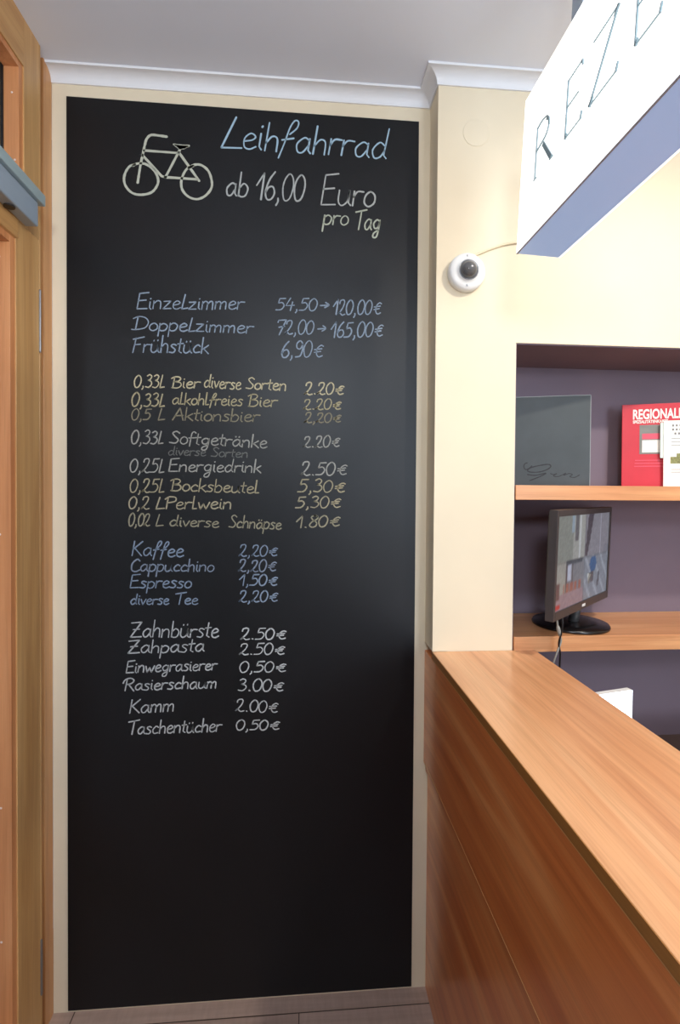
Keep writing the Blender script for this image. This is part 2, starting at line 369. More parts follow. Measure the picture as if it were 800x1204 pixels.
G = {   # stroke alphabet of the menu's handwriting: width, strokes ('~' = curved); cap height 100, x-height 52
'0': (44, '~22,96 7,76 2,44 9,8 21,0 34,14 41,52 36,82 22,96'), '1': (32, '0,52 24,98|24,98 22,0'),
'2': (44, '~4,70 8,90 24,96 32,82 26,50 10,16 0,2|~0,2 8,16 16,8 26,-2 42,4'), '3': (42, '~6,86 20,97 32,84 26,62 14,54|~14,54 32,46 36,24 22,2 2,6'),
'4': (46, '22,96 3,36 44,40|34,66 27,-2'), '5': (44, '42,94 14,92|14,92 9,56|~9,56 28,60 38,36 26,6 0,2'),
'6': (42, '~32,98 14,70 4,30 12,4 28,4 38,24 30,46 14,44 5,28'), '7': (46, '2,78 4,92|4,92 46,96|46,96 16,-4|10,46 40,54'),
'8': (42, '~36,84 22,96 8,82 18,58 34,36 32,8 16,0 4,16 12,42 32,62 38,80 30,94 20,95'), '9': (42, '~37,76 22,96 7,80 10,54 26,50 37,78|~37,78 37,40 28,8 6,2'),
',': (24, '~12,9 13,-4 7,-18'), '.': (24, '9,5 14,2'), ' ': (26, ''),
'€': (58, '~52,66 40,72 24,54 22,22 34,3 52,10|10,46 46,52|10,30 42,36'), '>': (48, '0,42 42,46|~26,66 44,46 24,26'),
'a': (46, '~36,46 22,54 5,32 9,6 22,4 35,28|36,52 36,12 43,2'), 'b': (42, '5,100 4,2|~4,34 20,54 36,36 30,6 14,0 4,8'),
'c': (38, '~34,44 20,53 4,28 12,4 34,8'), 'd': (48, '~36,42 20,53 4,28 11,2 26,6 36,28|39,100 35,12 43,2'),
'e': (40, '~6,26 26,32 33,44 20,54 6,36 8,8 22,0 38,10'), 'f': (30, '~32,90 22,100 13,86 10,40 8,-18|0,48 28,52'),
'F1': (38, '~0,-22 10,30 18,80 28,104 38,100 36,80 20,58|2,38 32,46'), 'Fl': (34, '~6,-22 12,30 20,84 30,100 36,90 30,70 16,52|2,40 28,48'),
'g': (46, '~37,46 22,54 6,34 14,10 30,14 37,40|~38,52 36,4 28,-34 10,-36 12,-16 36,2'), 'h': (42, '5,100 4,0|~4,28 18,52 32,44 34,0'),
'i': (18, '6,52 6,10 13,0|6,72 8,76'), 'k': (40, '5,100 4,0|34,52 6,24|12,30 38,-2'), 'l': (26, '6,100 4,2|4,2 22,4'),
'm': (58, '4,52 3,0|~3,34 14,52 25,44 25,0|~25,32 38,52 48,44 49,0'), 'n': (44, '4,52 3,0|~3,30 18,52 33,44 35,0'),
'o': (40, '~20,54 6,40 4,14 18,0 34,14 34,40 20,54'), 'p': (42, '5,54 2,-40|~4,40 20,54 36,38 30,8 14,0 4,10'),
'r': (34, '4,52 3,0|~3,30 14,50 33,50'), 's': (36, '~31,48 17,54 8,42 27,20 20,2 1,4'), 't': (28, '13,88 10,10 22,1|0,56 27,60'),
'u': (46, '~4,52 4,14 16,0 32,16 35,52|35,52 35,10 43,1'), 'ü': (46, '~4,52 4,14 16,0 32,16 35,52|35,52 35,10 43,1|12,70 13,76|30,72 31,78'),
'ä': (46, '~36,46 22,54 5,32 9,6 22,4 35,28|36,52 36,12 43,2|14,72 15,78|30,72 31,78'), 'v': (36, '2,52 16,0|16,0 33,54'),
'w': (56, '2,52 13,0|13,0 25,42|25,42 38,0|38,0 52,54'), 'z': (40, '3,50 33,52|33,52 3,1|3,1 37,3'),
'A': (52, '0,0 28,100|28,100 47,0|10,36 44,40'), 'B': (52, '9,98 5,0|~-6,84 10,98 30,98 40,82 30,62 9,54|~9,54 38,50 46,24 30,2 0,3'),
'C': (50, '~46,84 30,98 7,62 9,12 30,0 50,14'), 'D': (62, '13,98 8,2|~-6,82 16,98 44,90 58,58 46,18 8,2|-8,4 8,2'),
'E': (50, '7,98 3,0|7,98 46,104|5,52 38,56|3,0 46,2'), 'F': (46, '9,92 1,0|-4,84 46,100|5,50 32,54'), 'K': (52, '8,100 4,0|46,100 6,44|14,50 48,0'),
'L': (50, '26,104 0,0|0,0 52,3'), 'l2': (30, '12,96 4,0|4,0 30,6'), 'P': (46, '9,92 6,0|~-4,78 14,98 42,92 42,62 8,48'), 'R': (54, '10,92 5,0|~-10,60 0,88 26,100 46,82 34,58 10,50|20,52 52,-4'),
'S': (48, '~44,84 28,98 12,82 24,56 40,32 30,4 1,6'), 'T': (50, '-4,90 56,104|28,97 22,0'), 'Z': (56, '2,92 48,98|48,98 4,2|4,2 54,6|12,50 42,54'),
'q': (20, '4,96 2,2|2,2 18,6'),
}
def tokens(s):
    out, i = [], 0
    while i < len(s):
        if s[i] == '{': j = s.index('}', i); out.append(s[i+1:j]); i = j+1
        else: out.append(s[i]); i += 1
    return out
def write(bm, s, x0, y0, x1, y1, cap, wpx=1.5, slant=0.12):
    """one handwritten word between two points of its baseline (sizes read off the photograph, laid on the board)"""
    tk = tokens(s); total = sum(G[t][0] for t in tk)-6; sc = cap/100.0
    a = bpt(x0, y0); b = bpt(x1, y1); ex = (b-a)/total
    ey = (bpt((x0+x1)/2, (y0+y1)/2-cap)-bpt((x0+x1)/2, (y0+y1)/2))/100.0
    sl = slant*ey.length*Vector((1, 0)); wid = wpx*(bpt(x0+1, y0)-a).length
    cur = 0.0
    for t in tk:
        wd, st = G[t]; dy = random.uniform(-2.0, 2.0); ks = random.uniform(0.95, 1.06)
        for stroke in st.split('|'):
            if not stroke: continue
            cv = stroke[0] == '~'
            pts = [tuple(float(v) for v in p.split(',')) for p in stroke.lstrip('~').split()]
            if cv and len(pts) > 2: pts = smooth_line([Vector(p) for p in pts], 6)
            P = [a+ex*(cur+p[0])+(ey+sl)*(p[1]*ks+dy) for p in pts]
            if len(P) == 2: P = [P[0]+(P[1]-P[0])*k/3 for k in range(4)]
            add_ribbon(bm, P, wid*random.uniform(0.85, 1.15), lambda u, v: Vector((u, YBF-0.0004, v)))
        cur += wd
def line(label, rgb, words, wpx=1.5, cover=0.5, slant=0.12):
    tone = label.split(' chalk')[0]
    for wd in words:
        bm = bmesh.new(); write(bm, *wd, wpx=wpx, slant=slant)
        o = mesh('chalk_lettering', bm, chalk(rgb, cover), board)
        s = wd[0].replace('{l2}', 'l' if len(wd[0]) > 8 else 'L').replace('{F1}', 'f').replace('{Fl}', 'f')
        o['label'] = tone+' chalk '+('arrow' if s == '>' else 'lettering '+s)
# bicycle sketch
Z1 = lambda x, y: bpt(70+x/3.478, 110+y/3.478)
bm = bmesh.new(); pw = 2.7*0.00232
def sketch(pts, w=pw, curved=True):
    P = [Z1(*p) for p in pts]
    if curved and len(P) > 2: P = smooth_line(P, 8)
    elif len(P) == 2: P = [P[0]+(P[1]-P[0])*k/6 for k in range(7)]
    add_ribbon(bm, P, w, lambda u, v: Vector((u, YBF-0.0004, v)), 0.14)
sketch([(310, 290), (285, 300), (266, 335), (268, 372), (295, 405), (335, 414), (380, 402), (404, 362), (390, 318), (355, 290), (322, 286), (300, 296)])
sketch([(548, 296), (520, 310), (500, 350), (502, 392), (528, 422), (565, 432), (602, 414), (624, 376), (612, 322), (582, 294), (552, 292), (528, 306)])
sketch([(440, 177), (405, 172), (375, 170), (357, 186), (349, 212), (343, 240), (334, 280), (328, 315), (320, 366)])
sketch([(345, 233), (480, 243)]); sketch([(338, 250), (418, 338), (436, 343)], curved=False)
sketch([(497, 222), (434, 342)]); sketch([(430, 342), (562, 351)]); sketch([(488, 240), (572, 358)])
for k in range(5): sketch([(467+k*5, 208+k*4), (498, 213+k*3), (531-k*5, 214+k*2.5)], pw*0.8)
tag(mesh('chalk_drawing', bm, chalk((186, 188, 172), 0.9), board), 'bicycle drawn in thick off-white chalk')
BLU, GRY, YEL, WHT, ROOM, COF, HYG, DIM = (166, 194, 212), (178, 182, 180), (198, 186, 152), (186, 186, 180), (146, 160, 176), (134, 148, 167), (184, 186, 186), (112, 112, 108)
YE2 = (174, 163, 130)
def two(label, rgb, *words, **kw): line(label, rgb, words, **kw)
two('pale blue chalk heading reading Leihfahrrad', BLU, ('Leih{F1}ahrrad', 260.4, 173.5, 453.6, 187, 35), wpx=2.0, cover=0.75, slant=0.16)
two('grey chalk reading ab 16,00 Euro', GRY, ('ab', 264.6, 230, 290.4, 231.5, 29), ('16,00', 300, 235, 355.8, 236.6, 33), ('Euro', 376.5, 241, 439.5, 243, 34), wpx=1.8, cover=0.65)
two('greenish white chalk reading pro Tag', (178, 184, 168), ('pro', 379.5, 264, 408.6, 265, 20), ('Tag', 417, 270, 446, 271, 23), wpx=1.6, cover=0.7)
two('blue-grey chalk line Einzelzimmer 54,50 to 120,00€', ROOM, ('Einze{l2}zimmer', 160.4, 363.3, 285.7, 364, 17.5), ('54,50', 324.3, 365, 371.5, 365.5, 15.5), ('>', 376, 366, 385.5, 366, 16), ('120,00€', 391, 370, 447.4, 369.5, 18))
two('blue-grey chalk line Doppelzimmer 72,00 to 165,00€', ROOM, ('Doppe{l2}zimmer', 157, 388, 296.5, 392, 16.5), ('72,00', 325, 393, 367.5, 393, 17), ('>', 373, 394, 382, 394, 16), ('165,00€', 388.4, 397, 449.6, 395.5, 18.5))
two('blue-grey chalk line Frühstück 6,90€', ROOM, ('Frühstück', 156, 414.4, 244.3, 415.8, 19), ('6,90€', 330, 420.5, 379, 420, 20))
two('yellow chalk line 0,33L Bier diverse Sorten 2.20€', YEL, ('0,33{l2}', 157, 455.3, 192, 456, 15), ('Bier', 202, 456, 234, 456.5, 14), ('diverse', 239.5, 455.5, 282.6, 458, 15), ('Sorten', 289, 457, 336, 459.5, 14), ('2.20€', 358, 463.8, 403.7, 464, 14.5))
two('yellow chalk line 0,33L alkoholfreies Bier 2.20€', YE2, ('0,33{l2}', 154, 478, 192, 478, 16), ('al{q}kohl{Fl}reies'.replace('l{q}', 'l'), 202, 475.4, 284.6, 477.3, 14), ('Bier', 292, 478, 324.7, 478, 14), ('2.20€', 356.7, 481.3, 400.5, 481.3, 12.5))
two('faded yellow chalk line 0,5 L Aktionsbier 2,20€', (140, 132, 110), ('0,5', 154, 493.8, 176, 494, 14), ('{l2}', 185, 494, 192, 494, 14), ('Aktionsbier', 203, 493.8, 303.8, 496, 14.5), ('2,20€', 358, 496.8, 400.5, 496.8, 12))
two('white chalk line 0,33L Softgetränke 2.20€', (160, 158, 150), ('0,33{l2}', 153.6, 521.6, 190.5, 522, 16), ('Softgetränke', 199, 521, 313, 527, 15), ('2.20€', 356.7, 525.6, 398.8, 525.6, 13.5))
two('dim grey chalk reading diverse Sorten', DIM, ('diverse', 197.4, 535, 241.4, 536, 11), ('Sorten', 248, 537, 291, 538, 10.5), wpx=1.2)
two('white chalk line 0,25L Energiedrink 2.50€', (166, 164, 156), ('0,25{l2}', 152, 555, 191.5, 555.5, 16.5), ('Energiedrink', 198, 554, 306, 555.5, 15), ('2.50€', 353.8, 558.7, 407.3, 558.7, 16))
two('yellow chalk line 0,25L Bocksbeutel 5,30€', (168, 158, 130), ('0,25{l2}', 152, 578.5, 191.5, 579, 16.5), ('Bocksbeutel', 201, 577, 303.8, 580, 14.5), ('5,30€', 350, 578.5, 405, 579, 15))
two('yellow chalk line 0,2 L Perlwein 5,30€', (170, 160, 134), ('0,2', 150.6, 598.3, 174.6, 598.5, 15), ('{l2}', 182, 598.5, 191, 598.5, 14.5), ('Perlwein', 194, 598.3, 271.6, 598.3, 14.5), ('5,30€', 347.5, 597, 400, 597, 14))
two('faded yellow chalk line 0,02 L diverse Schnäpse 1,80€', (152, 146, 124), ('0,02', 150.6, 618.4, 175.4, 618.4, 15), ('{l2}', 182, 618.5, 190, 618.5, 14), ('diverse', 199, 618.4, 256.5, 620, 13), ('Schnäpse', 269, 620, 330, 622.5, 14), ('1.80€', 348, 621, 399, 618.5, 14))
two('blue-grey chalk line Kaffee 2,20€', COF, ('Ka{Fl}{Fl}ee', 154.4, 653, 214.8, 655, 17), ('2,20€', 281, 654, 325.5, 654, 13.5))
two('blue-grey chalk line Cappucchino 2,20€', (132, 142, 158), ('Cappucchino', 153, 671.8, 250.8, 671.8, 14.5), ('2,20€', 280.4, 671.8, 324, 671.8, 14))
two('blue-grey chalk line Espresso 1,50€', COF, ('Espresso', 152.4, 691.3, 224.3, 691.3, 15), ('1,50€', 281, 688.4, 325.5, 688.4, 13.5))
two('blue-grey chalk line diverse Tee 2,20€', COF, ('diverse', 153, 710.6, 197.9, 710.6, 12.5), ('Tee', 206, 710.6, 232, 710.6, 13), ('2,20€', 281, 707.7, 326, 707, 13))
two('white chalk line Zahnbürste 2.50€', HYG, ('Zahnbürste', 152.4, 749.3, 256, 749.3, 19), ('2.50€', 283, 751.6, 335.6, 751.6, 13.5))
two('white chalk line Zahpasta 2.50€', HYG, ('Zahpasta', 149.5, 768.3, 239.3, 766, 16), ('2.50€', 281.5, 769.5, 334, 769.5, 13.5))
two('white chalk line Einwegrasierer 0,50€', HYG, ('Einwegrasierer', 147.8, 791.3, 254, 787.5, 14), ('0,50€', 281, 790.4, 335.6, 790, 13))
two('white chalk line Rasierschaum 3.00€', HYG, ('Rasierschaum', 146, 812, 254, 809, 14.5), ('3.00€', 279.5, 812, 332.7, 813, 14.5))
two('white chalk line Kamm 2.00€', HYG, ('Kamm', 151.6, 839, 204, 836.4, 16.5), ('2.00€', 277, 836, 326, 838, 14.5))
two('white chalk line Taschentücher 0,50€', HYG, ('Taschentücher', 150.5, 863.8, 259.4, 860, 16), ('0,50€', 277, 858.6, 328, 858, 12.5))

# ------------------------------------------------------------------ reception counter
ZC = H-0.428
YN = -0.6
top = thing('counter_worktop', (0.484, 0.4, ZC-0.02), 'long beech worktop of the reception counter running out from the column', 'worktop')
bm = bmesh.new(); add_box(bm, (0.3445, YN, ZC-0.0195), (0.623, YC-0.0015, ZC), 0.0012); mesh('slab', bm, M['beech_y'], top)
box('edge_band', (0.3435, YN, ZC-0.0185), (0.3449, YC-0.0015, ZC-0.0008), M['band'], top)
ctr = thing('reception_counter', (0.484, 0.4, 0), 'reddish wood panelled front of the reception counter under the worktop', 'counter')
ZP = H-0.762
box('upper_panel', (0.3445, YN, ZP), (0.3625, YB-0.001, ZC-0.0215), M['panel_y'], ctr, 0.0012)
box('lower_panel', (0.3565, YN, 0.0), (0.3725, YB-0.001, ZP-0.0005), M['panel_y'], ctr)
box('batten', (0.3505, YN, ZP-0.030), (0.3565, YB-0.001, ZP-0.0005), M['panel_y'], ctr, 0.001)
box('edge_strip', (0.3440, YN, ZP-0.0012), (0.3600, YB-0.0015, ZP), M['pale_band'], ctr)
box('pale_strip', (0.3442, YN, ZC-0.0215), (0.3600, YC-0.0015, ZC-0.0197), M['pale_band'], ctr)  # pale wood edge line under the worktop
box('side_panel', (0.3625, YN, 0.0), (0.612, YN+0.018, ZC-0.02), M['panel_y'], ctr)
box('inner_panel', (0.596, YN+0.018, 0.0), (0.612, YC-0.0015, ZC-0.02), M['beech_y'], ctr)

# ------------------------------------------------------------------ recess: shelves and what stands on them
SZ = H+0.0125
sh = box('wall_shelf', (XN+0.0035, YC-0.002, H-0.0265), (XR-0.002, YR-0.0005, SZ), M['beech_x'], None, 0.0012, origin=(1.3, 1.4, H-0.0265))
tag(sh, 'upper beech shelf in the mauve recess, holding brochures', 'shelf')
DZ = H-0.392
dk = box('desk_board', (XN+0.0035, YC-0.004, H-0.4335), (XR-0.002, YR-0.0005, DZ), M['beech_x'], None, 0.0012, origin=(1.3, 1.4, H-0.4335))
tag(dk, 'lower beech board in the mauve recess, carrying the black monitor', 'shelf')

def leaning(base, yaw, lean):
    """frame of something leaning: x along its width, y up its face, z out of its face"""
    wx = Vector((cos(yaw), sin(yaw), 0)); nz = Vector((sin(yaw), -cos(yaw), 0))
    up = Vector((0, 0, cos(lean)))-nz*sin(lean); n2 = wx.cross(up)
    return Matrix(((wx.x, up.x, n2.x, 0), (wx.y, up.y, n2.y, 0), (wx.z, up.z, n2.z, 0), (0, 0, 0, 1)))
def local_box(name, a, b, mat, parent, R, bevel=0.0):
    bm = bmesh.new(); add_box(bm, a, b, bevel); bmesh.ops.transform(bm, matrix=R, verts=bm.verts[:])
    me = bpy.data.meshes.new(name); bmesh.ops.recalc_face_normals(bm, faces=bm.faces[:]); bm.to_mesh(me); bm.free(); me.materials.append(mat)
    o = bpy.data.objects.new(name, me); COL.objects.link(o); o.parent = parent; return o
# slate folder
R = leaning(None, -0.30, 0.01); fo = thing('menu_folder', (0.728, 1.442, SZ+0.0007), 'dark slate folder with a scrawled black signature leaning on the upper shelf', 'folder')
local_box('cover', (-0.136, 0, -0.006), (0.136, 0.272, 0), M['folder'], fo, R, 0.001)
bm = bmesh.new(); add_box(bm, (-0.137, 0.2715, -0.006), (0.137, 0.273, 0.0004)); add_box(bm, (0.1355, 0, -0.006), (0.137, 0.273, 0.0004))
bmesh.ops.transform(bm, matrix=R, verts=bm.verts[:]); me = bpy.data.meshes.new('edging'); bm.to_mesh(me); bm.free(); me.materials.append(M['silver'])
o = bpy.data.objects.new('edging', me); COL.objects.link(o); o.parent = fo; o['label'] = 'thin silver edging'
bm = bmesh.new(); k = 0.2635/100.2/6.154*1.0
def sig(pts, wd=0.0028):
    P = [Vector(((x-618)*k*1.0+0.136, (742-y)*k)) for x, y in pts]
    add_ribbon(bm, smooth_line(P, 6), wd, lambda u, v: R @ Vector((u, v, 0.0005)), 0.2)
sig([(205, 578), (188, 584), (180, 605), (192, 626), (215, 618), (235, 600)]); sig([(232, 612), (290, 597), (345, 590), (362, 604), (340, 625), (290, 643), (228, 645), (205, 632), (232, 612)], 0.0032)
sig([(205, 662), (260, 668), (330, 652), (300, 672), (260, 690), (222, 706)], 0.003)
sig([(360, 655), (380, 662), (402, 656), (380, 672), (412, 676), (440, 664), (462, 652), (448, 668), (482, 655), (505, 662), (488, 676), (520, 682), (552, 664)], 0.0023)
me = bpy.data.meshes.new('signature'); bm.to_mesh(me); bm.free(); me.materials.append(M['ink']); o = bpy.data.objects.new('signature', me); COL.objects.link(o); o.parent = fo
# red brochure
R = leaning(None, -0.42, 0.03); WB = 0.235; br_o = thing('red_brochure', (0.977, 1.43, SZ+0.0007), 'red REGIONALE brochure leaning at the right of the upper shelf', 'brochure')
local_box('cover', (0, 0, -0.005), (WB, 0.250, 0), M['red'], br_o, R, 0.001)
T4 = lambda x, y, z=0.0006: R @ Matrix.Translation((x, y, z))
text_mesh('lettering', 'REGIONALE', 0.041, M['paper'], br_o, T4(0.028, 0.205), sx=0.60, bold=0.0012)['label'] = 'white title letters REGIONALE'
text_mesh('lettering', 'SPEZIALITÄTENKARTE', 0.0125, M['paper'], br_o, T4(0.029, 0.192), sx=0.74, bold=0.0004)['label'] = 'small white subtitle letters'
local_box('picture', (0.047, 0.098, 0.0), (0.150, 0.186, 0.0008), M['greyprint'], br_o, R)
local_box('picture', (0.054, 0.103, 0.0), (0.128, 0.140, 0.0012), M['paper'], br_o, R); local_box('picture', (0.054, 0.143, 0.0), (0.128, 0.160, 0.0012), M['pinkprint'], br_o, R)
bm = bmesh.new()
for i in range(3): add_box(bm, (0.034+i*0.001, 0.060+i*0.009, 0.0), (0.124, 0.0625+i*0.009, 0.0006))
bmesh.ops.transform(bm, matrix=R, verts=bm.verts[:]); me = bpy.data.meshes.new('fine_print'); bm.to_mesh(me); bm.free(); me.materials.append(M['pinkprint']); o = bpy.data.objects.new('fine_print', me); COL.objects.link(o); o.parent = br_o
# cards in front of it
R = leaning(None, -0.36, 0.03); wc = thing('white_card', (1.070, 1.375, SZ+0.0007), 'white printed card with a little olive picture, in front of the red brochure', 'card')
local_box('card', (0, 0, -0.0015), (0.13, 0.196, 0), M['paper'], wc, R)
local_box('flap', (-0.008, 0.085, -0.004), (0.10, 0.190, -0.0018), M['greenpaper'], wc, R)['label'] = 'pale green flap behind the card'
local_box('picture', (0.018, 0.068, 0), (0.11, 0.088, 0.0006), M['oliveprint'], wc, R)
local_box('picture', (0.034, 0.088, 0), (0.07, 0.098, 0.0006), M['oliveprint'], wc, R)
for low in (False, True):
    bm = bmesh.new()
    if not low:
        for r_, y in enumerate((0.178, 0.166, 0.154)):
            for i in range(9): add_box(bm, (0.022+i*0.0095+(r_ == 2)*0.006, y, 0), (0.0265+i*0.0095+(r_ == 2)*0.006, y+0.006, 0.0005))
    for y in ((0.05, 0.042) if low else (0.142, 0.132, 0.122)): add_box(bm, (0.02, y, 0), (0.12, y+0.0012, 0.0005))
    bmesh.ops.transform(bm, matrix=R, verts=bm.verts[:]); me = bpy.data.meshes.new('fine_print'); bm.to_mesh(me); bm.free(); me.materials.append(M['textgrey'])
    o = bpy.data.objects.new('fine_print', me); COL.objects.link(o); o.parent = wc

# monitor with four camera pictures
R = leaning(None, 0.7039, -0.030); mo = thing('surveillance_monitor', (0.782, 1.365, DZ+0.0005), 'black monitor on the lower board showing four security camera pictures', 'monitor')
cen = Vector((0.7802, 1.2931, H-0.1857))-wloc(mo)
RM = Matrix.Translation(cen) @ R
sw, shh = 0.3936/2, 0.24/2
bm = bmesh.new()
ow, oh, bz, bt = sw+0.011, shh+0.016, shh+0.022, 0.0
for a, b in (((-ow, -bz, -0.018), (-sw, oh, 0.003)), ((sw, -bz, -0.018), (ow, oh, 0.003)), ((-sw, shh, -0.018), (sw, oh, 0.003)), ((-sw, -bz, -0.018), (sw, -shh, 0.003))): add_box(bm, a, b, 0.0012)
bmesh.ops.transform(bm, matrix=RM, verts=bm.verts[:]); me = bpy.data.meshes.new('bezel'); bm.to_mesh(me); bm.free(); me.materials.append(M['bezel'])
bez = bpy.data.objects.new('bezel', me); COL.objects.link(bez); bez.parent = mo
local_box('logo', (-0.012, -shh-0.015, 0.0032), (0.012, -shh-0.008, 0.0037), M['white_pl'], bez, RM)['label'] = 'small white maker mark'
local_box('back_shell', (-ow+0.035, -bz+0.02, -0.036), (ow-0.02, oh-0.006, -0.0182), M['black'], mo, RM, 0.006)
local_box('back_shell', (-0.10, -0.08, -0.050), (0.11, 0.06, -0.0362), M['black'], mo, RM, 0.008)
# screen picture: four views drawn as cells of colour
NX, NY = 64, 40
def scr(u, v):
    n = random.uniform(-0.03, 0.03)
    if v > 0.5 and u < 0.5:           # corridor, pale wall and figures
        c = (0.50, 0.52, 0.50) if u < 0.28 else (0.60, 0.61, 0.60)
        if 0.30 < u < 0.36 and v > 0.70: c = (0.36, 0.36, 0.38)
        if 0.24 < u < 0.29 and v > 0.8: c = (0.55, 0.62, 0.68)
        if 0.39 < u < 0.41: c = (0.72, 0.74, 0.76)
    elif v > 0.5:
        e = 0.50+(v-0.5)*0.10
        c = (0.24, 0.22, 0.26) if e < u < e+0.05+0.12*(v-0.5) else (0.50, 0.50, 0.54)
        if 0.80 < u < 0.82: c = (0.62, 0.62, 0.68)
        if u > 0.9 and v < 0.62: c = (0.46, 0.47, 0.52)
    elif u < 0.5:
        c = (0.58, 0.58, 0.56) if u < 0.17 else (0.46, 0.47, 0.50)
        if 0.17 < u < 0.19 or 0.27 < u < 0.29 or 0.36 < u < 0.375: c = (0.30, 0.27, 0.28)
        if 0.20 < u < 0.26 and 0.28 < v < 0.46: c = (0.70, 0.72, 0.80)
        if v < 0.26 and 0.13 < u < 0.46 and int(u*40) % 3: c = (0.58, 0.36, 0.32)
        if v < 0.16: c = (0.56, 0.48, 0.52)
        if u < 0.07 and 0.10 < v < 0.3: c = (0.36, 0.26, 0.28)
        if u < 0.08 and 0.02 < v < 0.06: c = (0.70, 0.16, 0.20)
        if v > 0.46 and 0.16 < u < 0.46: c = (0.26, 0.30, 0.34)
    else:
        c = (0.48, 0.51, 0.56)
        if int((u*26+v*14)) % 4 == 0: c = (0.58, 0.61, 0.66)
        if (u-0.68)**2*2+(v-0.40)**2 < 0.010: c = (0.16, 0.34, 0.52)
        if (u-0.66)**2*3+(v-0.25)**2 < 0.005: c = (0.30, 0.29, 0.31)
        if abs(u-0.80-(v-0.2)*0.12) < 0.016 and 0.12 < v < 0.3: c = (0.30, 0.30, 0.33)
    if abs(v-0.5) < 0.013 or abs(u-0.5) < 0.008: c = tuple(x*0.85 for x in c)
    return tuple(max(0, x+n) for x in c)
bm = bmesh.new(); cl = bm.loops.layers.color.new('picture')
pic = [[scr(min(.999, max(.001, i/NX)), min(.999, max(.001, j/NY))) for i in range(NX+1)] for j in range(NY+1)]
def soft(p):
    return [[tuple(sum(p[min(NY, max(0, j+b))][min(NX, max(0, i+a))][k]*(2 if a == b == 0 else 1) for a in (-1, 0, 1) for b in (-1, 0, 1))/10 for k in range(3)) for i in range(NX+1)] for j in range(NY+1)]
gv = [[bm.verts.new(RM @ Vector((-sw+2*sw*i/NX, -shh+2*shh*j/NY, 0.0))) for i in range(NX+1)] for j in range(NY+1)]
for j in range(NY):
    for i in range(NX):
        f = bm.faces.new((gv[j][i], gv[j][i+1], gv[j+1][i+1], gv[j+1][i]))
        for lp, (a, b) in zip(f.loops, ((i, j), (i+1, j), (i+1, j+1), (i, j+1))): lp[cl] = (*pic[b][a], 1)
me = bpy.data.meshes.new('screen'); bm.to_mesh(me); bm.free()
ms = N('camera_pictures'); at = ms.n('ShaderNodeVertexColor', layer_name='picture'); ms.set(Base_Color=(0.02, 0.02, 0.02, 1), Roughness=0.25)
ms.l(at.outputs[0], ms.b.inputs['Emission Color']); ms.b.inputs['Emission Strength'].default_value = 0.72
me.materials.append(ms.m); so = bpy.data.objects.new('screen', me); COL.objects.link(so); so.parent = mo
bm = bmesh.new(); add_lathe(bm, [(0, 0), (0.104, 0), (0.105, 0.004), (0.102, 0.009), (0.06, 0.014), (0.024, 0.016), (0, 0.016)], (0.782, 1.365, DZ+0.0005), 'Z', 56)
mesh('base', bm, M['blackstand'], mo, smooth=True)
bm = bmesh.new()
add_tube(bm, [(0.782, 1.350, DZ+0.012), (0.790, 1.345, DZ+0.06), (0.798, 1.336, DZ+0.11), (0.806, 1.325, DZ+0.16)], 0.014, 16)
tag(mesh('neck', bm, M['steel'], mo, smooth=True), 'grey steel neck')
# cables from the monitor down over the board edge
def cable(name, label, pts, r, mat):
    bm = bmesh.new(); add_tube(bm, smooth_line([Vector(p) for p in pts], 8), r, 10)
    o = mesh(name, bm, mat, None, origin=pts[0], smooth=True); tag(o, label, 'cable'); return o
def at(px, py, y):
    d = ray(px, py); t = y/d.y; return (d.x*t, y, H+d.z*t)
c1 = cable('monitor_cable', 'grey cable with a thick sleeve hanging from the monitor, left of the two', [at(655, 722, 1.225), at(656, 735, 1.222), at(658, 745, 1.228), at(660, 754, 1.232), at(655, 768, 1.235), at(650, 783, 1.245), at(647, 800, 1.26)], 0.0024, M['greycable'])
bm = bmesh.new(); add_tube(bm, [at(656.2, 736, 1.2222), at(656.8, 739, 1.224), at(657.6, 743, 1.227), at(658.6, 747.5, 1.229)], [0.003, 0.005, 0.005, 0.003], 12); mesh('sleeve', bm, M['greycable'], c1, smooth=True)
cable('monitor_cable', 'dark cable hanging from the monitor, right of the two', [at(661, 722, 1.225), at(662, 735, 1.222), at(660, 746, 1.226), at(657.5, 756, 1.232), at(659, 768, 1.235), at(658.5, 780, 1.245), at(658, 805, 1.26)], 0.0024, M['black'])

# lit screen at the staff desk behind the counter
sd = thing('staff_desk', (0.95, 1.05, 0), 'dark low desk behind the reception counter', 'desk')
box('desk_top', (0.625, 0.70, H-0.715), (1.5, 1.30, H-0.690), M['darkdesk'], sd, 0.002)
box('leg_panel', (0.640, 0.72, 0), (0.662, 1.28, H-0.715), M['darkdesk'], sd); box('leg_panel', (1.46, 0.72, 0), (1.482, 1.28, H-0.715), M['darkdesk'], sd)
R = leaning(None, 0.228, 0.0); lm = thing('desk_screen', (0.762, 1.1415, H-0.690), 'bright white lit screen on the desk behind the counter', 'monitor')
RL = R @ Matrix.Translation((0, 0, 0))
local_box('bezel', (-0.0745, 0.0335, -0.016), (0.0685, 0.1908, -0.0005), M['white_pl'], lm, RL, 0.0005)
local_box('screen', (-0.073, 0.035, -0.002), (0.0675, 0.190, 0.0006), M['laptopscreen'], lm, RL)
local_box('stand', (-0.06, 0.0003, -0.06), (0.06, 0.006, 0.03), M['black'], lm, RL, 0.002); local_box('neck', (-0.015, 0.005, -0.019), (0.015, 0.04, -0.008), M['black'], lm, RL)

